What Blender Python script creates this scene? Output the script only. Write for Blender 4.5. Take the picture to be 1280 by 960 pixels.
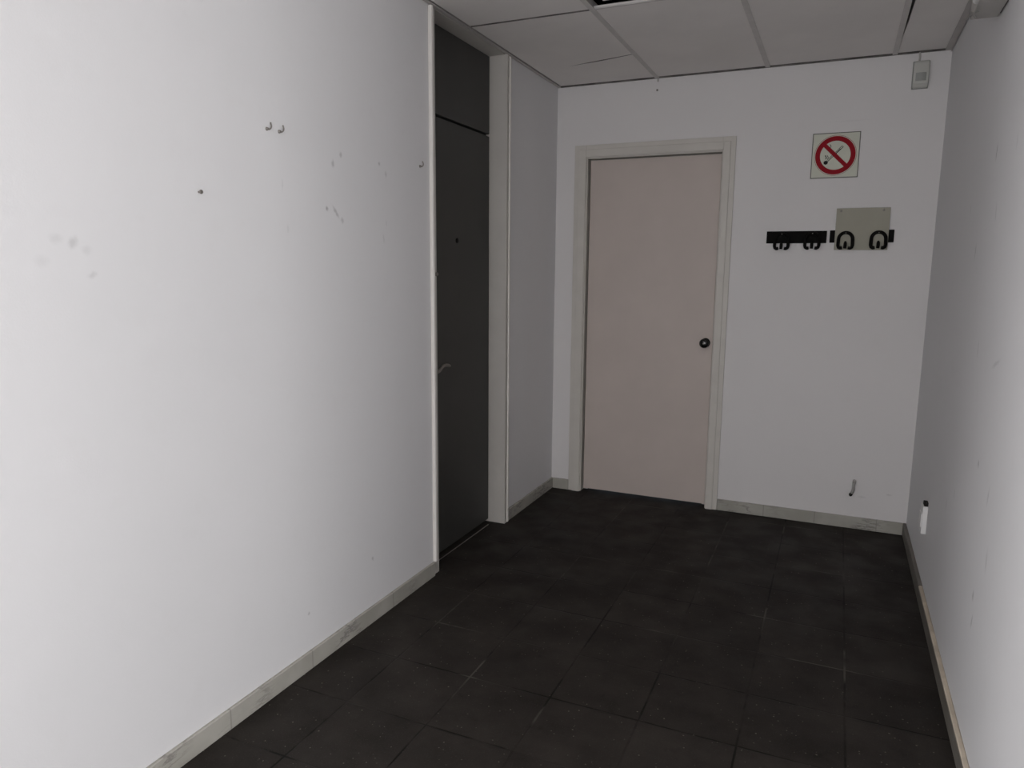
import bpy, bmesh, math, random
from mathutils import Vector, Matrix

SC = bpy.context.scene
for o in list(bpy.data.objects):
    bpy.data.objects.remove(o)
COL = SC.collection

# ------------------------------------------------------------------ camera
R_ = Vector((0.91344695, 0.40688481, 0.0077085))
U_ = Vector((-0.07116808, 0.1410635, 0.98743921))
F_ = Vector((-0.40068663, 0.90252193, -0.15781124))
cam_d = bpy.data.cameras.new('camera')
cam_d.sensor_fit = 'HORIZONTAL'
cam_d.sensor_width = 36.0
cam_d.lens = 910.81 / 1280 * 36.0
cam_d.clip_start = 0.05
cam = bpy.data.objects.new('camera', cam_d)
M = Matrix.Identity(4)
for i in range(3):
    M[i][0], M[i][1], M[i][2] = R_[i], U_[i], -F_[i]
M[0][3], M[1][3], M[2][3] = 1.6058, -4.2564, 1.396
cam.matrix_world = M
COL.objects.link(cam)
SC.camera = cam

# ------------------------------------------------------------------ light and exposure
SC.view_settings.view_transform = 'Standard'
SC.view_settings.look = 'None'
SC.view_settings.gamma = 1.0
SC.view_settings.use_curve_mapping = False
SC.view_settings.exposure = 0.0
W = bpy.data.worlds.new('world')
SC.world = W
W.use_nodes = True
W.node_tree.nodes['Background'].inputs[0].default_value = (0.75, 0.86, 1.0, 1)
W.node_tree.nodes['Background'].inputs[1].default_value = 0.3

RX, RH, YR = 2.0225, 2.45, -6.4          # passage width, ceiling height, rear wall of the lobby
YM = -3.62                               # mouth of the passage: a wider unseen lobby is added behind for light
XL, XR = -1.7, 3.75                      # lobby side walls
GX0, GX1, GZ0, GZ1 = 0.30, 1.75, 0.10, 2.10   # added light opening in the rear wall
SY0, SY1, SZ0, SZ1 = -6.1, -4.15, 0.60, 1.60  # added windows in the lobby side walls, sized for the light

def area(name, loc, target, sx, sy, power, color):
    d = bpy.data.lights.new(name, 'AREA')
    d.shape = 'RECTANGLE'; d.size = sx; d.size_y = sy
    d.energy = power; d.color = color
    o = bpy.data.objects.new(name, d)
    o.location = loc
    o.rotation_euler = (Vector(target) - Vector(loc)).to_track_quat('-Z', 'Z').to_euler()
    COL.objects.link(o)
    return o
# area lights in the added lobby openings, placed to make the walls darken inwards
P_REAR, P_LEFT, P_RIGHT = 52, 192, 168
DAY = (0.983, 0.981, 0.993)
zc_ = (SZ0+SZ1)/2; yc_ = (SY0+SY1)/2
area('daylight_entrance', ((GX0+GX1)/2, YR-0.03, (GZ0+GZ1)/2), ((GX0+GX1)/2, 0, (GZ0+GZ1)/2), GX1-GX0, GZ1-GZ0, P_REAR, DAY)
area('daylight_side_window', (XL-0.03, yc_, zc_), (5, yc_, zc_), SY1-SY0, SZ1-SZ0, P_LEFT, DAY)
area('daylight_far_side_window', (XR+0.03, yc_, zc_), (-5, yc_, zc_), SY1-SY0, SZ1-SZ0, P_RIGHT, DAY)

# ------------------------------------------------------------------ materials
def new_mat(name, col, rough=0.6, spec=0.3, metal=0.0):
    m = bpy.data.materials.new(name)
    m.use_nodes = True
    b = m.node_tree.nodes['Principled BSDF']
    b.inputs['Base Color'].default_value = (*col, 1)
    b.inputs['Roughness'].default_value = rough
    b.inputs['Specular IOR Level'].default_value = spec
    b.inputs['Metallic'].default_value = metal
    return m

class NT:
    def __init__(s, m):
        s.t = m.node_tree; s.n = s.t.nodes; s.l = s.t.links
        s.bsdf = s.n['Principled BSDF']
        s.co = s.n.new('ShaderNodeTexCoord').outputs['Object']
    def link(s, a, b): s.l.new(a, b)
    def val(s, sock, v):
        if hasattr(v, 'is_output'): s.l.new(v, sock)
        else: sock.default_value = v
    def math(s, op, a, b=0.0, c=0.0, clamp=False):
        n = s.n.new('ShaderNodeMath'); n.operation = op; n.use_clamp = clamp
        for i, v in enumerate((a, b, c)): s.val(n.inputs[i], v)
        return n.outputs[0]
    def vmath(s, op, a, b=(0, 0, 0)):
        n = s.n.new('ShaderNodeVectorMath'); n.operation = op
        s.val(n.inputs[0], a); s.val(n.inputs[1], b)
        return n.outputs['Value'] if op in ('LENGTH', 'DOT_PRODUCT') else n.outputs[0]
    def noise(s, scale, detail=3, rough=0.5, vec=None):
        n = s.n.new('ShaderNodeTexNoise')
        s.link(vec or s.co, n.inputs['Vector'])
        n.inputs['Scale'].default_value = scale; n.inputs['Detail'].default_value = detail
        n.inputs['Roughness'].default_value = rough
        return n.outputs['Fac']
    def ramp(s, v, a, b, lo=0.0, hi=1.0):
        n = s.n.new('ShaderNodeMapRange'); n.interpolation_type = 'SMOOTHSTEP'
        for i, x in enumerate((v, a, b, lo, hi)): s.val(n.inputs[i], x)
        return n.outputs[0]
    def mix(s, f, a, b):
        n = s.n.new('ShaderNodeMix'); n.data_type = 'RGBA'
        s.val(n.inputs[0], f)
        s.val(n.inputs[6], a if hasattr(a, 'is_output') else (*a, 1))
        s.val(n.inputs[7], b if hasattr(b, 'is_output') else (*b, 1))
        return n.outputs[2]
    def sep(s, v):
        n = s.n.new('ShaderNodeSeparateXYZ'); s.link(v, n.inputs[0]); return n.outputs
    def bump(s, h, strength, dist=0.002):
        n = s.n.new('ShaderNodeBump'); n.inputs['Strength'].default_value = strength
        n.inputs['Distance'].default_value = dist
        s.link(h, n.inputs['Height']); s.link(n.outputs[0], s.bsdf.inputs['Normal'])

def wall_mat(name, marks=(), col=(0.737, 0.730, 0.737)):
    """white emulsion with slight blotches; marks = (centre, (rx,ry,rz), strength, tilt)"""
    m = new_mat(name, col, 0.65, 0.25); t = NT(m)
    n1 = t.noise(1.6, 4, 0.55); n2 = t.noise(9, 3, 0.6)
    f = t.ramp(n1, 0.35, 0.7); f2 = t.ramp(n2, 0.55, 0.75)
    c = t.mix(t.math('MULTIPLY', f, 0.35), col, (col[0]*0.95, col[1]*0.955, col[2]*0.955))
    c = t.mix(t.math('MULTIPLY', f2, 0.12), c, (col[0]*0.9, col[1]*0.89, col[2]*0.87))
    wob = t.vmath('SCALE', t.vmath('SUBTRACT', NTnoisecol(t, 60), (0.5, 0.5, 0.5)))
    wob.node.inputs['Scale'].default_value = 0.012
    p = t.vmath('ADD', t.co, wob)
    acc = None
    for (ce, ra, st, tilt) in marks:
        q = t.vmath('SUBTRACT', p, ce)
        if tilt:
            r = t.n.new('ShaderNodeVectorRotate'); r.rotation_type = 'X_AXIS'
            t.link(q, r.inputs['Vector']); r.inputs['Angle'].default_value = -tilt; q = r.outputs[0]
        q = t.vmath('DIVIDE', q, (ra[0], ra[1]*0.85, ra[2]*0.85))
        k = t.ramp(t.vmath('LENGTH', q), 0.1, 1.0, st, 0.0)
        acc = k if acc is None else t.math('MAXIMUM', acc, k)
    if acc is not None:
        c = t.mix(acc, c, (0.16, 0.15, 0.145))
    t.link(c, t.bsdf.inputs['Base Color'])
    t.bump(t.math('ADD', t.noise(220, 2), t.math('MULTIPLY', t.noise(35, 3), 1.5)), 0.10)
    return m
def NTnoisecol(t, scale):
    n = t.n.new('ShaderNodeTexNoise'); t.link(t.co, n.inputs['Vector']); n.inputs['Scale'].default_value = scale
    return n.outputs['Color']

LM = [((0, -3.156, 1.452), (1, .026, .022), .10, 0), ((0, -3.117, 1.445), (1, .020, .026), .22, -.5),
      ((0, -3.085, 1.428), (1, .022, .020), .10, 0), ((0, -3.193, 1.401), (1, .030, .022), .07, 0),
      ((0, -3.075, 1.371), (1, .022, .012), .17, .3), ((0, -2.158, 1.742), (1, .014, .022), .35, 0),
      ((0, -2.113, 1.777), (1, .012, .016), .35, 0), ((0, -2.196, 1.588), (1, .013, .016), .55, .4),
      ((0, -2.149, 1.581), (1, .010, .045), .38, .75), ((0, -2.114, 1.553), (1, .014, .016), .30, 0),
      ((0, -1.880, 1.775), (1, .010, .012), .4, 0), ((0, -1.839, 1.742), (1, .010, .022), .25, 0),
      ((0, -2.395, 1.512), (1, .010, .022), .10, 0), ((0, -2.413, 1.645), (1, .006, .03), .12, 0),
      ((0, -2.367, .201), (1, .012, .010), .35, 0), ((0, -1.981, .258), (1, .012, .016), .35, .6),
      ((0, -1.86, 1.50), (1, .007, .03), .18, .2), ((0, -1.84, 1.56), (1, .006, .02), .15, 0)]
RM = [((RX, -1.504, 1.761), (1, .012, .045), .45, .2), ((RX, -1.30, 1.461), (1, .012, .05), .35, .1),
      ((RX, -1.60, 1.57), (1, .010, .05), .25, -.2), ((RX, -1.854, 1.14), (1, .09, .012), .20, -.3),
      ((RX, -1.55, 1.15), (1, .012, .05), .22, 0), ((RX, -1.764, .828), (1, .02, .02), .4, 0),
      ((RX, -1.95, .78), (1, .016, .05), .22, .2), ((RX, -2.02, .62), (1, .016, .06), .2, 0),
      ((RX, -1.9, .47), (1, .018, .03), .4, .1), ((RX, -1.92, .40), (1, .012, .04), .35, .3),
      ((RX, -1.4, .63), (1, .01, .04), .22, 0), ((RX, -1.25, .55), (1, .01, .05), .2, .2),
      ((RX, -1.1, 1.62), (1, .012, .04), .15, 0), ((RX, -1.8, 1.75), (1, .012, .04), .15, .1)]
BM = [((1.60, 0, 2.15), (.16, 1, .006), .06, 0), ((1.80, 0, .18), (.03, 1, .012), .15, 0),
      ((1.93, 0, .21), (.02, 1, .008), .2, 0), ((1.63, 0, 2.105), (.05, 1, .01), .05, 0)]
m_wl = wall_mat('white_wall_paint_left', LM)
m_wr = wall_mat('white_wall_paint_right', RM)
m_wb = wall_mat('white_wall_paint_back', BM, (0.74, 0.718, 0.713))
m_wx = wall_mat('white_wall_paint')

# terrazzo floor tiles, dark, light flecks, thin joints
def floor_mat():
    col = (0.029, 0.025, 0.022)
    m = new_mat('dark_terrazzo_tile', col, 0.5, 0.10); t = NT(m)
    P = 0.2955
    x, y, z = t.sep(t.co)
    u = t.math('DIVIDE', t.math('SUBTRACT', x, 0.242), P)
    v = t.math('DIVIDE', t.math('SUBTRACT', y, -0.415), P)
    fu, fv = t.math('FLOOR', u), t.math('FLOOR', v)
    def edge(q):
        f = t.math('FRACT', q)
        return t.math('MINIMUM', f, t.math('SUBTRACT', 1.0, f))
    wob = t.math('MULTIPLY', t.math('SUBTRACT', t.noise(25, 2), 0.5), 0.010)
    eu = t.math('ADD', edge(u), wob); ev = t.math('ADD', edge(v), wob)
    d = t.math('MINIMUM', eu, ev)
    joint = t.ramp(d, 0.006, 0.015, 1.0, 0.0)
    # per-tile tone
    wn = t.n.new('ShaderNodeTexWhiteNoise'); wn.noise_dimensions = '2D'
    cb = t.n.new('ShaderNodeCombineXYZ'); t.link(fu, cb.inputs[0]); t.link(fv, cb.inputs[1])
    t.link(cb.outputs[0], wn.inputs['Vector'])
    tone = t.math('MULTIPLY_ADD', wn.outputs['Value'], 0.22, 0.89)
    blot = t.ramp(t.noise(5.5, 4, 0.6), 0.3, 0.75, 0.74, 1.2)
    dark = t.ramp(t.noise(13, 3, 0.65), 0.60, 0.75, 1.0, 0.72)
    base = t.n.new('ShaderNodeVectorMath'); base.operation = 'SCALE'
    base.inputs[0].default_value = col
    t.link(t.math('MULTIPLY', t.math('MULTIPLY', tone, blot), dark), base.inputs['Scale'])
    c = base.outputs[0]
    # flecks
    vo = t.n.new('ShaderNodeTexVoronoi'); vo.inputs['Scale'].default_value = 70
    t.link(t.co, vo.inputs['Vector'])
    sepc = t.n.new('ShaderNodeSeparateColor'); t.link(vo.outputs['Color'], sepc.inputs[0])
    rad = t.ramp(sepc.outputs[0], 0.45, 1.0, 0.0, 0.22)
    fleck = t.math('MULTIPLY', t.ramp(t.math('SUBTRACT', rad, vo.outputs['Distance']), 0.0, 0.06), sepc.outputs[1])
    c = t.mix(t.math('MULTIPLY', fleck, 0.8), c, (0.17, 0.15, 0.13))
    fine = t.ramp(t.noise(240, 2, 0.7), 0.55, 0.75)
    c = t.mix(t.math('MULTIPLY', fine, 0.5), c, (0.075, 0.068, 0.06))
    vis = t.ramp(t.noise(4.0, 3, 0.7), 0.42, 0.60)              # joint visibility comes and goes
    light = t.ramp(t.noise(2.3, 1), 0.56, 0.64)                 # some joints filled with pale grout
    jc = t.mix(light, (0.005, 0.0045, 0.004), (0.085, 0.077, 0.067))
    c = t.mix(t.math('MULTIPLY', joint, t.math('MULTIPLY_ADD', vis, 0.75, 0.1)), c, jc)
    t.link(c, t.bsdf.inputs['Base Color'])
    t.link(t.ramp(t.noise(6, 3), 0.3, 0.7, 0.5, 0.68), t.bsdf.inputs['Roughness'])
    h = t.math('ADD', t.math('MULTIPLY', joint, -1.0), t.math('MULTIPLY', t.noise(90, 2), 0.25))
    t.bump(h, 0.35, 0.002)
    return m
m_floor = floor_mat()

# marble skirting strips: pale grey-beige, soft veins, joints every so often
def marble(name, axis, joints, col=(0.42, 0.405, 0.365)):
    m = new_mat(name, col, 0.45, 0.35); t = NT(m)
    mp = t.n.new('ShaderNodeMapping'); t.link(t.co, mp.inputs[0])
    mp.inputs['Scale'].default_value = (3, 3, 14)
    n = t.noise(2.2, 6, 0.65, mp.outputs[0])
    vein = t.ramp(t.math('ABSOLUTE', t.math('SUBTRACT', n, 0.52)), 0.0, 0.05, 1.0, 0.0)
    gate = t.ramp(t.noise(3.1, 2), 0.46, 0.6)
    blot = t.ramp(t.noise(7, 3), 0.35, 0.7)
    c = t.mix(blot, (col[0]*.84, col[1]*.84, col[2]*.82), col)
    c = t.mix(t.math('MULTIPLY', t.math('MULTIPLY', vein, gate), 0.85), c, (0.19, 0.18, 0.165))
    q = t.sep(t.co)[axis]; acc = None
    for j in joints:
        k = t.ramp(t.math('ABSOLUTE', t.math('SUBTRACT', q, j)), 0.0015, 0.004, 1.0, 0.0)
        acc = k if acc is None else t.math('MAXIMUM', acc, k)
    c = t.mix(t.math('MULTIPLY', acc, 0.55), c, (0.22, 0.21, 0.19))
    t.link(c, t.bsdf.inputs['Base Color'])
    return m
m_sk_l = marble('marble_skirting_left', 1, [-5.1, -4.5, -3.9, -3.3, -2.75, -2.37, -1.86, -0.66, -0.3])
m_sk_b = marble('marble_skirting_back', 0, [1.30, 1.57, 1.88])
m_sk_r = marble('marble_skirting_right', 1, [-5.1, -4.5, -3.9, -3.3, -2.7, -2.1, -1.55, -0.95, -0.4], (0.17, 0.155, 0.135))  # darker tone than the other two skirtings

def speckled(name, col, amt, scale, rough=0.8, spec=0.15):
    m = new_mat(name, col, rough, spec); t = NT(m)
    f = t.ramp(t.noise(scale, 3, 0.6), 0.35, 0.7)
    c = t.mix(f, (col[0]*(1-amt), col[1]*(1-amt), col[2]*(1-amt)), col)
    t.link(c, t.bsdf.inputs['Base Color'])
    t.bump(t.noise(300, 2), 0.08)
    return m
m_panel = speckled('ceiling_board', (0.86, 0.825, 0.80), 0.05, 2.5)
m_cap = speckled('cream_plaster_edge', (0.66, 0.58, 0.47), 0.25, 9)  # cream with the light on the skirting top put into it
m_plenum = speckled('raw_plenum', (0.03, 0.03, 0.03), 0.2, 5)  # near black, darkness of the ceiling void put into the slab colour
m_gap_shade = speckled('dark_ceiling_seam', (0.23, 0.215, 0.205), 0.6, 9)  # shade of the ceiling joints and crack put into the colour
m_grid = speckled('ceiling_grid_paint', (0.64, 0.61, 0.59), 0.08, 12, 0.5, 0.3)
m_gridw = speckled('wall_angle_paint', (0.52, 0.49, 0.475), 0.08, 12, 0.5, 0.3)
m_frame = speckled('cream_frame_paint', (0.62, 0.59, 0.545), 0.05, 7, 0.5, 0.35)
m_bead = speckled('pale_bead_paint', (0.80, 0.77, 0.73), 0.04, 7, 0.5, 0.35)  # frame paint lightened for the light the bead catches
m_frame2 = speckled('off_white_frame_paint', (0.54, 0.515, 0.48), 0.05, 7, 0.5, 0.35)  # frame paint darkened for the shade the bead throws on the jamb
m_leaf = speckled('pinkish_beige_laminate', (0.575, 0.50, 0.458), 0.05, 3, 0.5, 0.35)
m_gdoor = speckled('charcoal_door_paint', (0.056, 0.055, 0.051), 0.10, 3, 0.45, 0.3)
m_black = speckled('black_plastic', (0.009, 0.0085, 0.008), 0.2, 30, 0.65, 0.05)
m_dark = speckled('dark_shadowed_hole', (0.03, 0.028, 0.026), 0.3, 60, 0.8)
m_chrome = new_mat('brushed_steel', (0.55, 0.54, 0.52), 0.35, 0.5, 1.0)
m_screw = new_mat('dull_screw_metal', (0.28, 0.26, 0.24), 0.5, 0.5, 0.8)
m_knob = new_mat('polished_black_knob', (0.008, 0.008, 0.008), 0.12, 0.6)
m_plate = speckled('beige_plate', (0.36, 0.345, 0.28), 0.05, 5, 0.5, 0.3)
m_signw = speckled('sign_cream', (0.62, 0.625, 0.535), 0.04, 9, 0.45, 0.3)
m_red = speckled('sign_red', (0.30, 0.005, 0.014), 0.08, 20, 0.55, 0.12)
m_ink = speckled('sign_black', (0.014, 0.014, 0.014), 0.1, 20, 0.5)
m_edge = speckled('sign_edge_grey', (0.16, 0.155, 0.14), 0.1, 20, 0.5)
m_pir = speckled('grey_white_plastic', (0.55, 0.55, 0.515), 0.04, 15, 0.4, 0.35)
m_lens = speckled('grey_lens', (0.33, 0.335, 0.315), 0.06, 40, 0.35, 0.4)
m_white = speckled('white_plastic', (0.80, 0.79, 0.78), 0.03, 15, 0.4, 0.35)
m_house = speckled('grey_housing', (0.50, 0.48, 0.455), 0.04, 12, 0.45, 0.3)
m_grime = speckled('grey_cable_sheath', (0.44, 0.425, 0.41), 0.3, 60, 0.6)

# ------------------------------------------------------------------ mesh helpers
def box(bm, x0, x1, y0, y1, z0, z1, bev=0.0, seg=2):
    vs = [bm.verts.new(p) for p in ((x0,y0,z0),(x1,y0,z0),(x1,y1,z0),(x0,y1,z0),(x0,y0,z1),(x1,y0,z1),(x1,y1,z1),(x0,y1,z1))]
    fs = [bm.faces.new([vs[i] for i in f]) for f in ((3,2,1,0),(4,5,6,7),(0,1,5,4),(1,2,6,5),(2,3,7,6),(3,0,4,7))]
    if bev > 0:
        es = list({e for f in fs for e in f.edges})
        bmesh.ops.bevel(bm, geom=es, offset=bev, segments=seg, profile=0.6, affect='EDGES')
def tube(bm, pts, r, n=10, radii=None):
    pts = [Vector(p) for p in pts]; rings = []
    up = None
    for i, p in enumerate(pts):
        d = (pts[min(i+1, len(pts)-1)] - pts[max(i-1, 0)]).normalized()
        if up is None:
            up = Vector((0, 0, 1)) if abs(d.z) < 0.9 else Vector((1, 0, 0))
        a = d.cross(up).normalized(); b = a.cross(d).normalized(); up = b
        rr = radii[i] if radii else r
        rings.append([bm.verts.new(p + a*math.cos(2*math.pi*k/n)*rr + b*math.sin(2*math.pi*k/n)*rr) for k in range(n)])
    for A, B in zip(rings, rings[1:]):
        for k in range(n):
            bm.faces.new((A[k], A[(k+1) % n], B[(k+1) % n], B[k]))
    bm.faces.new(rings[0][::-1]); bm.faces.new(rings[-1])
def lathe(bm, prof, origin, axis, n=32):
    """prof: list of (distance along axis, radius)"""
    ax = Vector(axis).normalized()
    a = ax.cross(Vector((0, 0, 1))) if abs(ax.z) < 0.9 else ax.cross(Vector((1, 0, 0)))
    a.normalize(); b = ax.cross(a); o = Vector(origin); rings = []
    for d, r in prof:
        rings.append([bm.verts.new(o + ax*d + (a*math.cos(2*math.pi*k/n) + b*math.sin(2*math.pi*k/n))*max(r, 1e-5)) for k in range(n)])
    for A, B in zip(rings, rings[1:]):
        for k in range(n):
            bm.faces.new((A[k], A[(k+1) % n], B[(k+1) % n], B[k]))
    bm.faces.new(rings[0][::-1]); bm.faces.new(rings[-1])
def prism(bm, pts, ax, lo, hi):
    """2-D outline extruded along axis ax (0,1,2) from lo to hi"""
    def P(u, v, w):
        return {0: (w, u, v), 1: (u, w, v), 2: (u, v, w)}[ax]
    A = [bm.verts.new(P(u, v, lo)) for u, v in pts]; B = [bm.verts.new(P(u, v, hi)) for u, v in pts]
    n = len(pts)
    bm.faces.new(A); bm.faces.new(B[::-1])
    for k in range(n):
        bm.faces.new((A[k], B[k], B[(k+1) % n], A[(k+1) % n]))
def obj(name, bm, mat, parent=None, smooth=False, origin=None):
    bmesh.ops.recalc_face_normals(bm, faces=bm.faces)
    me = bpy.data.meshes.new(name)
    base = Vector(origin) if origin else Vector((0, 0, 0))
    if parent is not None and origin is None:
        base = Vector(parent.get('_base', (0, 0, 0)))
    if base.length > 0:
        bmesh.ops.translate(bm, verts=bm.verts, vec=-base)
    bm.to_mesh(me); bm.free()
    me.materials.append(mat)
    if smooth:
        me.polygons.foreach_set('use_smooth', [True]*len(me.polygons))
        me.set_sharp_from_angle(angle=math.radians(40))
    o = bpy.data.objects.new(name, me)
    if parent is not None:
        o.parent = parent
        o['_base'] = tuple(base)
        o.location = base - Vector(parent['_base'])
    else:
        o.location = base
        o['_base'] = tuple(base)
    COL.objects.link(o)
    return o
def thing(name, loc, label=None, cat=None, group=None, kind=None):
    o = bpy.data.objects.new(name, None)
    o.empty_display_size = 0.05
    o.location = loc; o['_base'] = tuple(loc)
    COL.objects.link(o)
    tag(o, label, cat, group, kind)
    return o
def tag(o, label=None, cat=None, group=None, kind=None):
    if label: o['label'] = label
    if cat: o['category'] = cat
    if group: o['group'] = group
    if kind: o['kind'] = kind
    return o
def struct(name, bm, mat, label, cat):
    return tag(obj(name, bm, mat), label, cat, kind='structure')
B = bmesh.new

# ------------------------------------------------------------------ room shell
bm = B(); box(bm, -0.14, RX+0.14, YM, 0.14, -0.12, 0.0); box(bm, XL-0.14, XR+0.14, YR-0.14, YM, -0.12, 0.0)
struct('floor', bm, m_floor, 'dark speckled terrazzo tile floor of the passage', 'floor')
TOP = 2.78
D0, D1 = -1.460, -0.755                      # grey door opening in the left wall
bm = B(); box(bm, -0.14, 0, YM, D0-0.036, 0, TOP); box(bm, -0.14, 0, D1+0.020, 0.0, 0, TOP); box(bm, -0.14, 0, D0-0.036, D1+0.020, RH+0.03, TOP)
struct('wall_left', bm, m_wl, 'white painted left wall with screw holes and scuffs', 'wall')
L0, L1, LZ = 0.193, 0.972, 2.037            # opening of the beige door in the back wall
bm = B(); box(bm, -0.14, L0, 0, 0.14, 0, TOP); box(bm, L1, RX+0.14, 0, 0.14, 0, TOP); box(bm, L0, L1, 0, 0.14, LZ, TOP)
struct('wall_back', bm, m_wb, 'white painted end wall with the beige door and coat hooks', 'wall')
bm = B(); box(bm, RX, RX+0.14, YM, 0.0, 0, TOP)
struct('wall_right', bm, m_wr, 'white painted right wall with grey scuffs', 'wall')
bm = B()
box(bm, XL-0.14, GX0, YR-0.14, YR, 0, TOP); box(bm, GX1, XR+0.14, YR-0.14, YR, 0, TOP)
box(bm, GX0, GX1, YR-0.14, YR, GZ1, TOP); box(bm, GX0, GX1, YR-0.14, YR, 0, GZ0)
struct('wall_rear', bm, m_wx, 'white lobby wall behind the viewer with the glazed entrance', 'wall')
for nm, xa, xb, xr in (('wall_lobby_left', XL-0.14, XL, -0.14), ('wall_lobby_right', XR, XR+0.14, RX+0.14)):
    bm = B()
    box(bm, xa, xb, YR, SY0, 0, TOP); box(bm, xa, xb, SY1, YM+0.14, 0, TOP)
    box(bm, xa, xb, SY0, SY1, SZ1, TOP); box(bm, xa, xb, SY0, SY1, 0, SZ0)
    box(bm, min(xb if xb < 0 else xr, xr if xb < 0 else xa), max(xb if xb < 0 else xr, xr if xb < 0 else xa), YM, YM+0.14, 0, TOP)
    struct(nm, bm, m_wx, 'white lobby side wall with a window, %s of the viewer' % ('left' if xb < 0 else 'right'), 'wall')
f = 0.05
def window_frame(name, ax, p0, p1, a0, a1, z0, z1, label):
    t = thing(name, ((p0+p1)/2, (a0+a1)/2, z0) if ax == 1 else ((a0+a1)/2, (p0+p1)/2, z0), label, 'window', kind='structure')
    b = B()
    for (u0, u1, w0, w1) in ((a0, a0+f, z0, z1), (a1-f, a1, z0, z1), (a0+f, a1-f, z0, z0+f), (a0+f, a1-f, z1-f, z1)):
        if ax == 1: box(b, p0, p1, u0, u1, w0, w1)
        else: box(b, u0, u1, p0, p1, w0, w1)
    obj('window_frame', b, m_frame2, t)
window_frame('window_1', 0, YR-0.005, YR+0.03, GX0, GX1, GZ0, GZ1, 'glazed entrance in the rear wall behind the viewer')
window_frame('window_2', 1, XL-0.005, XL+0.03, SY0, SY1, SZ0, SZ1, 'side window of the lobby, left of the viewer')
window_frame('window_3', 1, XR-0.03, XR+0.005, SY0, SY1, SZ0, SZ1, 'side window of the lobby, right of the viewer')

# ------------------------------------------------------------------ suspended ceiling
bm = B(); box(bm, -0.14, RX+0.14, YM, 0.14, TOP, TOP+0.1); box(bm, XL-0.14, XR+0.14, YR-0.14, YM, TOP, TOP+0.1)
ceiling = struct('ceiling', bm, m_plenum, 'suspended ceiling of pale boards in a grid', 'ceiling')
XB = [0.014, 0.592, 1.180, 1.780, RX-0.012]
YB = [-0.006, -1.180, -2.375, YM+0.003]
PZ0, PZ1 = RH+0.003, RH+0.018
def rect(x0, x1, y0, y1): return [(x0, y0), (x1, y0), (x1, y1), (x0, y1)]
for j in range(len(YB)-1):
    for i in range(4):
        x0, x1 = XB[i]+(0.012 if i == 0 else 0.003), XB[i+1]-0.003
        y1, y0 = YB[j]-(0.016 if j == 0 else 0.0045), YB[j+1]+0.0045
        bm = B(); z0, z1 = PZ0, PZ1
        if (i, j) == (0, 0):     # board torn from its right edge inwards
            pts = [(x0, y0), (x1, y0), (x1, -0.499), (0.46, -0.468), (0.34, -0.440), (0.185, -0.394),
                   (0.30, -0.418), (0.36, -0.426), (0.46, -0.452), (x1, -0.491), (x1, y1), (x0, y1)]
        elif (i, j) == (1, 1):   # board pushed out of its bay, dark gap along two edges
            pts = rect(x0+0.062, x1, y0, y1-0.062); z0 += 0.004; z1 += 0.004
        elif (i, j) == (3, 0):   # board sitting askew, tapering gap along the bar
            pts = [(x0+0.026, y0), (x1, y0), (x1, y1), (x0, y1), (x0+0.010, y1-0.36), (x0+0.0145, -0.50), (x0+0.018, -0.70)]
        elif (i, j) == (3, 1):
            pts = rect(x0+0.03, x1, y0, y1)
        elif (i, j) == (0, 1):
            pts = rect(x0, x1, y0, y1-0.004)
        else:
            pts = rect(x0, x1, y0, y1)
        prism(bm, pts, 2, z0, z1)
        obj('ceiling_panel', bm, m_panel, ceiling)
        if (i, j) == (0, 0):
            bm = B(); prism(bm, [(x1, -0.499), (0.46, -0.468), (0.34, -0.440), (0.185, -0.394), (0.30, -0.418), (0.36, -0.426), (0.46, -0.452), (x1, -0.491)], 2, z0+0.0006, z1)  # fill coloured as the shade inside the crack
            o = obj('panel_crack', bm, m_gap_shade, ceiling); o['label'] = 'dark crack across the board in the left corner'
bm = B(); box(bm, XL, XR, YR, YM-0.001, RH, RH+0.02)
o = obj('ceiling_soffit', bm, m_panel, ceiling); o['label'] = 'plain ceiling of the lobby behind the viewer'
nt = [0]
def trim(bm, mat, label):
    nt[0] += 1
    return struct('trim_%d' % nt[0], bm, mat, label, 'trim')
def tbar_y(x, y0, y1):
    b = B(); box(b, x-0.012, x+0.012, y0, y1, RH-0.001, RH+0.003, 0.0008, 1); box(b, x-0.0015, x+0.0015, y0, y1, RH+0.003, RH+0.04)
    return b
trim(tbar_y(0.592, YM, 0.0), m_grid, 'long ceiling grid bar over the beige door')
trim(tbar_y(1.180, YM, 0.0), m_grid, 'long ceiling grid bar in the middle of the ceiling')
trim(tbar_y(1.777, YM, 0.0), m_grid, 'long ceiling grid bar beside the motion detector')
bm = B(); box(bm, 0.006, 0.019, YM, 0.0, RH-0.002, RH+0.003, 0.0008, 1); box(bm, 0.004, 0.007, YM, 0.0, RH-0.002, RH+0.02)
trim(bm, m_gridw, 'ceiling edge angle along the left wall')
bm = B(); box(bm, RX-0.030, RX-0.003, YM, 0.0, RH-0.003, RH+0.002, 0.0008, 1); box(bm, RX-0.006, RX-0.003, YM, 0.0, RH-0.010, RH+0.02)
trim(bm, m_gridw, 'ceiling edge angle along the right wall')
bm = B(); box(bm, 0.02, RX-0.03, -0.007, 0.0, RH-0.0025, RH+0.006)  # strip added to draw the shadow line under the ceiling edge
trim(bm, m_gap_shade, 'dark shadow gap strip where the ceiling meets the end wall')
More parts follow.
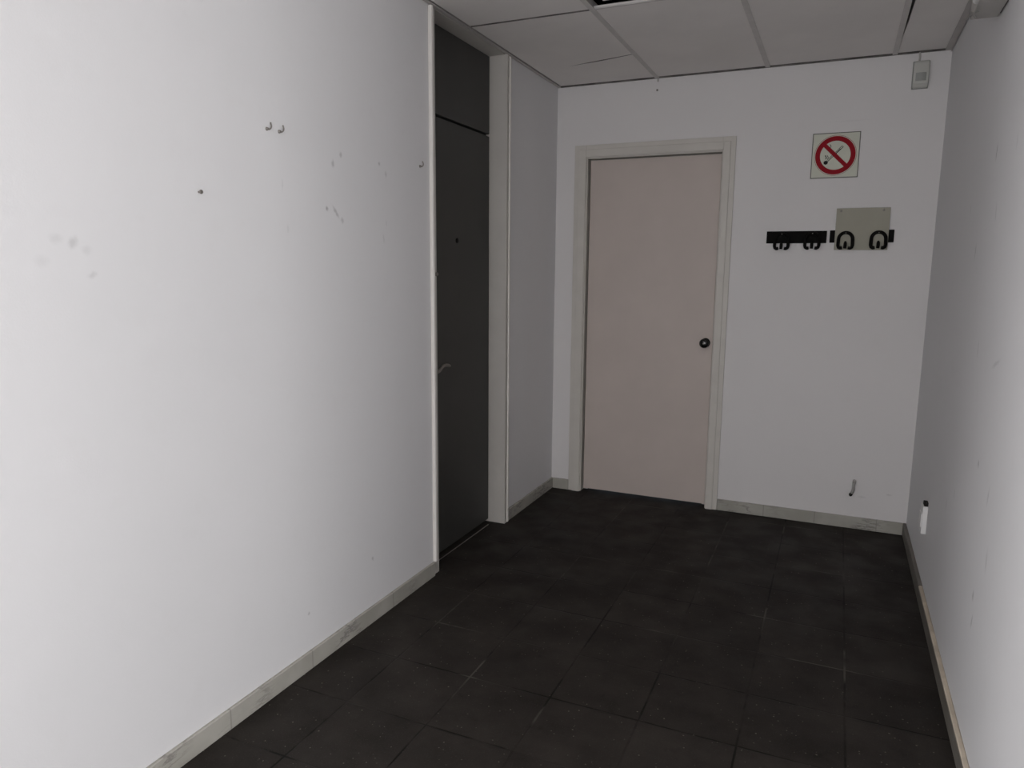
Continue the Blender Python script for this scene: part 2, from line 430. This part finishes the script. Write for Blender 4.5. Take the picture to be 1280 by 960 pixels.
for k, y in enumerate(YB[1:-1]):
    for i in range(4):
        pale = (k, i) == (0, 1)  # all other bars carry the joint's shadow line in their colour
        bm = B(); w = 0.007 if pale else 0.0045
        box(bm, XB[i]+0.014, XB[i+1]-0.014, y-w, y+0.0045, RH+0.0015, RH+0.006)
        trim(bm, m_grid if pale else m_gap_shade, 'short cross bar of the ceiling grid' if k else
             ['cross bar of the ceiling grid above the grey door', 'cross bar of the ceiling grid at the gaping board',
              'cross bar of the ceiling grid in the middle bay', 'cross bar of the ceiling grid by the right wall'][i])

# ------------------------------------------------------------------ skirting
SH, ST = 0.066, 0.012
bm = B(); box(bm, 0, ST, YM, -1.512, 0, SH, 0.002, 1); box(bm, 0, ST, -0.694, 0, 0, SH, 0.002, 1)
struct('baseboard_left', bm, m_sk_l, 'veined grey marble skirting along the left wall', 'baseboard')
bm = B(); box(bm, ST, 0.117, -ST, 0, 0, SH, 0.002, 1); box(bm, 1.041, RX-0.016, -ST, 0, 0, SH, 0.002, 1)
struct('baseboard_back', bm, m_sk_b, 'veined grey marble skirting along the end wall', 'baseboard')
bm = B(); box(bm, RX-0.016, RX, YM, -0.85, 0, SH-0.006, 0.002, 1); box(bm, RX-0.016, RX, -0.85, 0, 0, SH, 0.002, 1)
br = struct('baseboard_right', bm, m_sk_r, 'dark grimy skirting with a pale top edge along the right wall', 'baseboard')
bm = B(); box(bm, RX-0.0155, RX, YM, -0.851, SH-0.006, SH, 0.003, 1)
o = obj('top_edge', bm, m_cap, br); o['label'] = 'pale cream top edge'

# ------------------------------------------------------------------ beige door in the end wall
d1 = thing('door_1', ((L0+L1)/2, 0, 0), 'closed pinkish beige flush door with black round knob', 'door', kind='structure')
bm = B()
OX0, OX1, OZ = 0.118, 1.040, 2.110
for (t0, t1) in ((0.0, 0.012),):
    box(bm, OX0, L0, -t1, 0.0, 0, OZ, 0.002, 2)
    box(bm, L1, OX1, -t1, 0.0, 0, OZ, 0.002, 2)
    box(bm, L0, L1, -t1, 0.0, LZ, OZ, 0.002, 2)
s0, s1 = 0.026, 0.018                       # raised inner band of the casing
box(bm, OX0+s0, L0-0.004, -0.019, -0.010, 0, OZ-s0, 0.003, 2)
box(bm, L1+0.004, OX1-s0, -0.019, -0.010, 0, OZ-s0, 0.003, 2)
box(bm, L0-0.004, L1+0.004, -0.019, -0.010, LZ+0.004, OZ-s0, 0.003, 2)
for a in (L0, L1-0.004):                    # jamb linings, then the stops behind the leaf
    box(bm, a, a+0.004, 0.0, 0.13, 0, LZ)
box(bm, L0+0.004, L1-0.004, 0.0, 0.13, LZ-0.004, LZ)
box(bm, L0+0.004, L0+0.03, 0.064, 0.13, 0, LZ-0.004); box(bm, L1-0.03, L1-0.004, 0.064, 0.13, 0, LZ-0.004); box(bm, L0+0.03, L1-0.03, 0.064, 0.13, LZ-0.03, LZ-0.004)
obj('door_frame', bm, m_frame, d1)
bm = B(); box(bm, L0+0.0155, L1-0.0075, 0.020, 0.060, 0.017, LZ-0.0135, 0.002, 2)
leaf = obj('door_leaf', bm, m_leaf, d1)
kx, kz = 0.925, 0.977
bm = B(); lathe(bm, [(0, .027), (.004, .027), (.006, .023), (.012, .013), (.026, .012), (.032, .020), (.040, .0265), (.050, .0275), (.058, .024), (.063, .015), (.0645, .009)], (kx, 0.020, kz), (0, -1, 0), 40)
knob = obj('door_knob', bm, m_knob, leaf, True); knob['label'] = 'round glossy black knob'
bm = B(); lathe(bm, [(0, .0055), (.002, .0055), (.003, .004)], (kx, 0.020-0.0645, kz), (0, -1, 0), 16)
obj('lock_button', bm, m_screw, d1, True)

# ------------------------------------------------------------------ charcoal door in the left wall
d2 = thing('door_2', (0, (D0+D1)/2, 0), 'closed charcoal grey door with lever handle and peephole in the left wall', 'door', kind='structure')
bm = B(); LX = -0.085
# casings on the wall face and jamb linings back to the leaf
CT = 0.013
box(bm, LX-0.04, CT, D1, D1+0.020, 0, RH-0.001, 0.0015, 1)            # far jamb
box(bm, 0.0, 0.010, D1+0.020, D1+0.030, 0, RH-0.004, 0.001, 1)
box(bm, 0.0, 0.008, D1+0.046, D1+0.060, 0, RH-0.004, 0.001, 1)
box(bm, LX-0.04, 0.002, D0-0.036, D0, 0, RH-0.001, 0.0015, 1)     # near jamb, set back behind its bead
box(bm, LX-0.04, -0.001, D0, D1, RH-0.004, RH+0.02)                    # head lining
obj('door_frame', bm, m_frame2, d2)
for z0, y0, y1, tk in ((0.0, D1+0.030, D1+0.046, 0.017), (0.067, D0-0.054, D0-0.037, 0.018)):
    bm = B(); box(bm, 0.0, tk, y0, y1, z0, RH-0.004, 0.005, 3)
    obj('bead_moulding', bm, m_bead, d2)
bm = B(); box(bm, LX-0.035, LX, D0+0.004, D1-0.004, 0.016, 2.056, 0.0015, 1)
leaf2 = obj('door_leaf', bm, m_gdoor, d2)
bm = B(); box(bm, LX-0.035, LX, D0+0.003, D1-0.003, 2.068, RH-0.006, 0.0015, 1)
obj('transom_panel', bm, m_gdoor, d2)
bm = B(); box(bm, LX-0.04, LX-0.02, D0, D1, 0, RH-0.004); obj('door_stop', bm, m_dark, d2)  # sheet behind the leaf, shade of the door gaps put into its colour
bm = B(); box(bm, LX+0.020, LX+0.026, D0, D1-0.05, 0, 0.003, 0.001, 1); obj('threshold_strip', bm, m_screw, d2)
hy, hz = -1.405, 0.925
bm = B()
lathe(bm, [(0, .024), (.006, .024), (.008, .020), (.010, .010), (.045, .009), (.050, .006)], (LX, hy, hz), (1, 0, 0), 24)
pth = []
for u, dz in ((0, 0), (.10, .001), (.20, .004), (.29, .011), (.38, .018), (.48, .0215), (.60, .022), (.72, .0205), (.84, .018), (.93, .0155), (1, .0125)):
    pth.append((LX+0.048+0.004*math.sin(u*math.pi), hy+0.128*u, hz+dz))
tube(bm, pth, 0.0075, 12, [0.009, .009, .009, .0085, .0085, .0085, .0085, .0085, .008, .0075, .006])
h = obj('lever_handle', bm, m_screw, leaf2, True); h['label'] = 'curved metal lever handle'
bm = B(); lathe(bm, [(0, .0115), (.002, .0115), (.004, .009), (.0035, .005)], (LX, -1.113, 1.521), (1, 0, 0), 24)
obj('peephole', bm, m_black, leaf2, True)
bm = B(); lathe(bm, [(0, .008), (.008, .008), (.012, .005)], (0.002, D0-0.010, 1.365), (1, 0, 0), 16)
obj('frame_plug', bm, m_screw, d2, True)

# ------------------------------------------------------------------ no smoking sign
sx, sz, sh = 1.5385, 1.9825, 0.1135
sg = thing('no_smoking_sign', (sx, 0, sz-sh), 'square cream no smoking sign with red ring, high on the end wall', 'sign')
bm = B(); box(bm, sx-sh, sx+sh, -0.004, 0, sz-sh, sz+sh, 0.0006, 1); obj('sign_edge', bm, m_edge, sg)
bm = B(); e = 0.0042; box(bm, sx-sh+e, sx+sh-e, -0.0050, -0.0038, sz-sh+e, sz+sh-e); obj('sign_panel', bm, m_signw, sg)
def annulus(bm, r0, r1, y0, y1, n=72):
    rows = []
    for k in range(n):
        a = 2*math.pi*k/n; c, s = math.cos(a), math.sin(a)
        rows.append([bm.verts.new((sx+r*c, y, sz+r*s)) for r, y in ((r0, y0), (r1, y0), (r1, y1), (r0, y1))])
    for k in range(n):
        p, q = rows[k], rows[(k+1) % n]
        for i in range(4):
            bm.faces.new((p[i], p[(i+1) % 4], q[(i+1) % 4], q[i]))
def bar2(bm, x0, z0, x1, z1, w, y0, y1):
    d = Vector((x1-x0, z1-z0)).normalized(); n = Vector((-d.y, d.x))*w/2
    prism(bm, [(x0+n.x, z0+n.y), (x0-n.x, z0-n.y), (x1-n.x, z1-n.y), (x1+n.x, z1+n.y)], 1, y0, y1)
bm = B(); annulus(bm, 0.0725, 0.0960, -0.0062, -0.0048); annulus(bm, 0.0995, 0.1010, -0.0056, -0.0048)
q = 0.0745/math.sqrt(2)
bar2(bm, sx-q, sz+q, sx+q, sz-q, 0.0195, -0.0060, -0.0048)
r = obj('prohibition_ring', bm, m_red, sg); r['label'] = 'red ring with diagonal bar'
bm = B()
def sgl(u, v): return (sx+u, sz+v)
bar2(bm, *sgl(-.041, -.036), *sgl(.036, .041), 0.0032, -0.0056, -0.0048)   # lower outline
bar2(bm, *sgl(-.044+.006, -.034+.010), *sgl(.030, .046), 0.0026, -0.0056, -0.0048)
bar2(bm, *sgl(.036, .041), *sgl(.030, .046), 0.0016, -0.0056, -0.0048)
bar2(bm, *sgl(.004, .010), *sgl(.024, .031), 0.0050, -0.0055, -0.0048)
pr = [(sx-.043+.0105*math.cos(a*math.pi/8), sz-.035+.0100*math.sin(a*math.pi/8)) for a in range(16)]
prism(bm, pr, 1, -0.0056, -0.0048)                                          # glowing tip
for (u0, v0, sc) in ((-.045, -.018, 1), (-.036, -.016, .9), (-.026, .040, .8)):     # smoke curls
    prev = None
    for k in range(7):
        a = k/6; pt = sgl(u0+.0035*math.sin(a*4.2), v0+.020*a*sc)
        if prev: bar2(bm, *prev, *pt, 0.0042 if u0 < -.04 else 0.0028, -0.0056, -0.0048)
        prev = pt
obj('cigarette_pictogram', bm, m_ink, sg)

# ------------------------------------------------------------------ coat racks
def coat_rack(x0, x1, z0, z1, label):
    t = thing('coat_rack', ((x0+x1)/2, 0, z0), label, 'coat rack', 'black coat racks on the end wall')
    b = B(); box(b, x0, x1, -0.008, 0, z0, z1, 0.002, 2); obj('rail', b, m_black, t)
    return t
def hook(t, x, ztop, ya, yb):
    """arch with inward-curled feet and a short centre prong, standing off the rail"""
    b = B(); w, hgt = 0.0335, 0.088
    pts = []
    zc = ztop - w - 0.006
    pts.append((x-0.0155, yb-0.004, ztop-hgt+0.005)); pts.append((x-0.024, yb-0.002, ztop-hgt+0.003)); pts.append((x-0.031, yb, ztop-hgt+0.007)); pts.append((x-w-0.001, yb, ztop-hgt+0.018))
    for k in range(13):
        a = math.pi - math.pi*k/12
        pts.append((x+w*math.cos(a), yb+(ya-yb)*math.sin(a)*0.6, zc+(w+0.001)*math.sin(a)))
    pts += [(x+w+0.001, yb, ztop-hgt+0.018), (x+0.031, yb, ztop-hgt+0.007), (x+0.024, yb-0.002, ztop-hgt+0.003), (x+0.0155, yb-0.004, ztop-hgt+0.005)]
    tube(b, pts, 0.0086, 12)
    tube(b, [(x, yb+0.004, ztop-0.052), (x, yb-0.006, ztop-0.060), (x, yb-0.008, ztop-0.072), (x-0.001, yb-0.007, ztop-hgt+0.001)], 0.0078, 10, [0.005, 0.0078, 0.008, 0.0075])
    tube(b, [(x, ya, ztop-0.007), (x, yb+(ya-yb)*0.6, ztop-0.007)], 0.006, 8)     # stems back to the rail
    tube(b, [(x, ya, ztop-0.055), (x, yb, ztop-0.056)], 0.006, 8)
    o = obj('hook', b, m_black, t, True)
    b = B(); lathe(b, [(0, .0032), (.0012, .0030), (.0018, .001)], (x, yb+(ya-yb)*0.6-0.0068, ztop-0.0065), (0, -1, 0), 12)
    obj('screw', b, m_screw, o, True)
cr1 = coat_rack(1.226, 1.527, 1.536, 1.600, 'black coat rack whose whole rail shows on bare white wall, beside the beige door')
hook(cr1, 1.305, 1.592, -0.008, -0.026); hook(cr1, 1.457, 1.594, -0.008, -0.026)
cr2 = coat_rack(1.541, 1.843, 1.538, 1.602, 'black coat rack with its rail mostly covered by the beige plate behind its hooks')
hook(cr2, 1.618, 1.594, -0.0128, -0.028); hook(cr2, 1.772, 1.595, -0.0128, -0.028)
pl = thing('blank_plate', (1.693, -0.0085, 1.500), 'blank beige plate tucked behind the hooks of the right coat rack', 'plate')
bm = B(); box(bm, 1.566, 1.817, -0.0125, -0.0085, 1.500, 1.713, 0.0008, 1); obj('plate_sheet', bm, m_plate, pl)
for x in (1.588, 1.786):
    bm = B(); lathe(bm, [(0, .006), (.0015, .0055), (.0028, .002)], (x, -0.0125, 1.699), (0, -1, 0), 16); obj('screw', bm, m_screw, pl, True)

# ------------------------------------------------------------------ motion detector
md = thing('motion_detector', (1.896, 0, 2.281), 'small grey white motion detector below the ceiling in the right corner', 'motion detector')
bm = B()
prism(bm, [(0, 2.281), (-0.022, 2.283), (-0.040, 2.300), (-0.044, 2.345), (-0.036, 2.395), (-0.028, 2.405), (0, 2.405)], 0, 1.864, 1.929)
bmesh.ops.bevel(bm, geom=list(bm.edges), offset=0.003, segments=2, affect='EDGES')
obj('housing', bm, m_pir, md)
bm = B()
n = 8; rows = []
for k in range(n+1):
    x = 1.873+0.046*k/n; bul = 0.0035*math.sin(math.pi*k/n)
    rows.append([bm.verts.new((x, y-bul, z)) for y, z in ((-0.0420, 2.309), (-0.0455, 2.345), (-0.0470, 2.346), (-0.0435, 2.308))])
for a, b_ in zip(rows, rows[1:]):
    for i in range(4): bm.faces.new((a[i], a[(i+1) % 4], b_[(i+1) % 4], b_[i]))
bm.faces.new(rows[0]); bm.faces.new(rows[-1])
obj('lens', bm, m_lens, md)
bm = B(); tube(bm, [(1.886, -0.006, 2.405), (1.887, -0.005, 2.425), (1.885, -0.005, 2.449)], 0.0045, 8); obj('cable', bm, m_house, md, True)
bm = B(); box(bm, 1.860, 1.933, -0.006, 0, 2.278, 2.409, 0.002, 1); obj('back_plate', bm, m_lens, md)

# ------------------------------------------------------------------ emergency light on the right wall
el = thing('emergency_light', (RX, -1.45, 2.217), 'grey box light fixed high on the right wall at the ceiling', 'light')
bm = B(); box(bm, RX-0.084, RX-0.006, -1.62, -1.290, 2.217, 2.325, 0.004, 2); obj('housing', bm, m_house, el)
bm = B(); box(bm, RX-0.010, RX, -1.60, -1.300, 2.226, 2.315); obj('back_plate', bm, m_edge, el)
bm = B(); tube(bm, [(1.935, -1.60, 2.232), (1.935, -1.44, 2.232)], 0.011, 14, [0.011, 0.011]); obj('lamp_tube', bm, m_white, el, True)
bm = B()
tube(bm, [(1.940, -1.46, 2.222), (1.938, -1.42, 2.214), (1.937, -1.385, 2.210)], 0.003, 8)
tube(bm, [(1.926, -1.375, 2.220), (1.937, -1.385, 2.208), (1.945, -1.375, 2.196)], 0.003, 8)
tube(bm, [(1.930, -1.372, 2.204), (1.938, -1.385, 2.208), (1.950, -1.380, 2.214)], 0.003, 8)
obj('spring_clip', bm, m_chrome, el, True)

# ------------------------------------------------------------------ socket box and cable stub near the floor
so = thing('wall_socket', (RX, -0.745, 0.272), 'small white socket box low on the right wall near the corner', 'socket')
bm = B(); box(bm, RX-0.020, RX, -0.785, -0.705, 0.272, 0.395, 0.003, 2); obj('socket_box', bm, m_white, so)
bm = B(); box(bm, RX-0.024, RX-0.019, -0.778, -0.712, 0.300, 0.360, 0.002, 2); obj('cover', bm, m_white, so)
bm = B(); box(bm, RX-0.016, RX, -0.783, -0.74, 0.395, 0.412, 0.003, 2); c = obj('cable_entry', bm, m_dark, so); c['label'] = 'dark cable entry on top'  # solid cap coloured as the shade inside an open hole
cs = thing('cable_stub', (1.752, 0, 0.268), 'short frayed grey cable stub hanging from the end wall above the skirting', 'cable')
bm = B(); tube(bm, [(1.757, -0.001, 0.268), (1.756, -0.010, 0.262), (1.753, -0.013, 0.240), (1.754, -0.012, 0.220), (1.750, -0.012, 0.204), (1.746, -0.011, 0.196)], 0.007, 10, [0.009, 0.0095, 0.007, 0.008, 0.0085, 0.006]); obj('sheath', bm, m_grime, cs, True)
bm = B(); lathe(bm, [(0, .006), (.006, .0095), (.014, .0085), (.020, .002)], (1.7455, -0.011, 0.199), (-0.25, 0, -1), 12); obj('cut_end', bm, m_dark, cs, True)

# ------------------------------------------------------------------ hooks and nails left in the walls
def screw_hook(y, z, label, s=1.0):
    b = B(); pts = [(0, y, z), (0.005*s, y, z-0.001*s)]
    for k in range(9):
        a = -math.pi/2 + math.pi*0.6*k/8
        pts.append((0.007*s+0.005*s*math.cos(a), y+0.016*s*math.sin((k+1)/9*1.5), z+0.010*s+0.012*s*math.sin(a)))
    pts.append((0.008*s, y+0.0165*s, z+0.027*s))
    tube(b, pts, 0.0030*s, 8)
    lathe(b, [(0, .0075*s), (.0015, .007*s), (.006, .005*s), (.007, .003)], (0, y, z), (1, 0, 0), 12)
    return tag(obj('screw_hook', b, m_screw, None, True, origin=(0, y, z)), label, 'hook', 'screw hooks left in the left wall')
screw_hook(-2.472, 1.802, 'small metal screw hook in the left wall, left one of the close pair', 0.74)
screw_hook(-2.418, 1.803, 'small metal screw hook in the left wall, right one of the close pair', 0.74)
screw_hook(-1.588, 1.803, 'small metal screw hook in the left wall beside the grey door frame', 0.78)
def nail(p, ax, label, r=0.006, ln=0.012):
    b = B(); lathe(b, [(0, r*.45), (ln-.003, r*.45), (ln-.0028, r), (ln, r*.85)], p, ax, 12)
    return tag(obj('nail', b, m_screw, None, True, origin=p), label, 'nail')
nail((0, -2.745, 1.592), (1, 0, 0), 'lone dark nail head in the left wall, below and left of the paired hooks', 0.006)
nail((0.596, 0, 2.384), (0, -1, 0), 'tiny dark nail in the end wall above the beige door', 0.006)
bm = B(); tube(bm, [(0.598, -0.006, 2.450), (0.598, -0.006, 2.430)], 0.004, 8)
tag(obj('wire_end', bm, m_grime, None, True, origin=(0.598, -0.006, 2.44)), 'short wire end poking down at the end of the ceiling bar over the door', 'wire')
for o in bpy.data.objects:
    if '_base' in o: del o['_base']
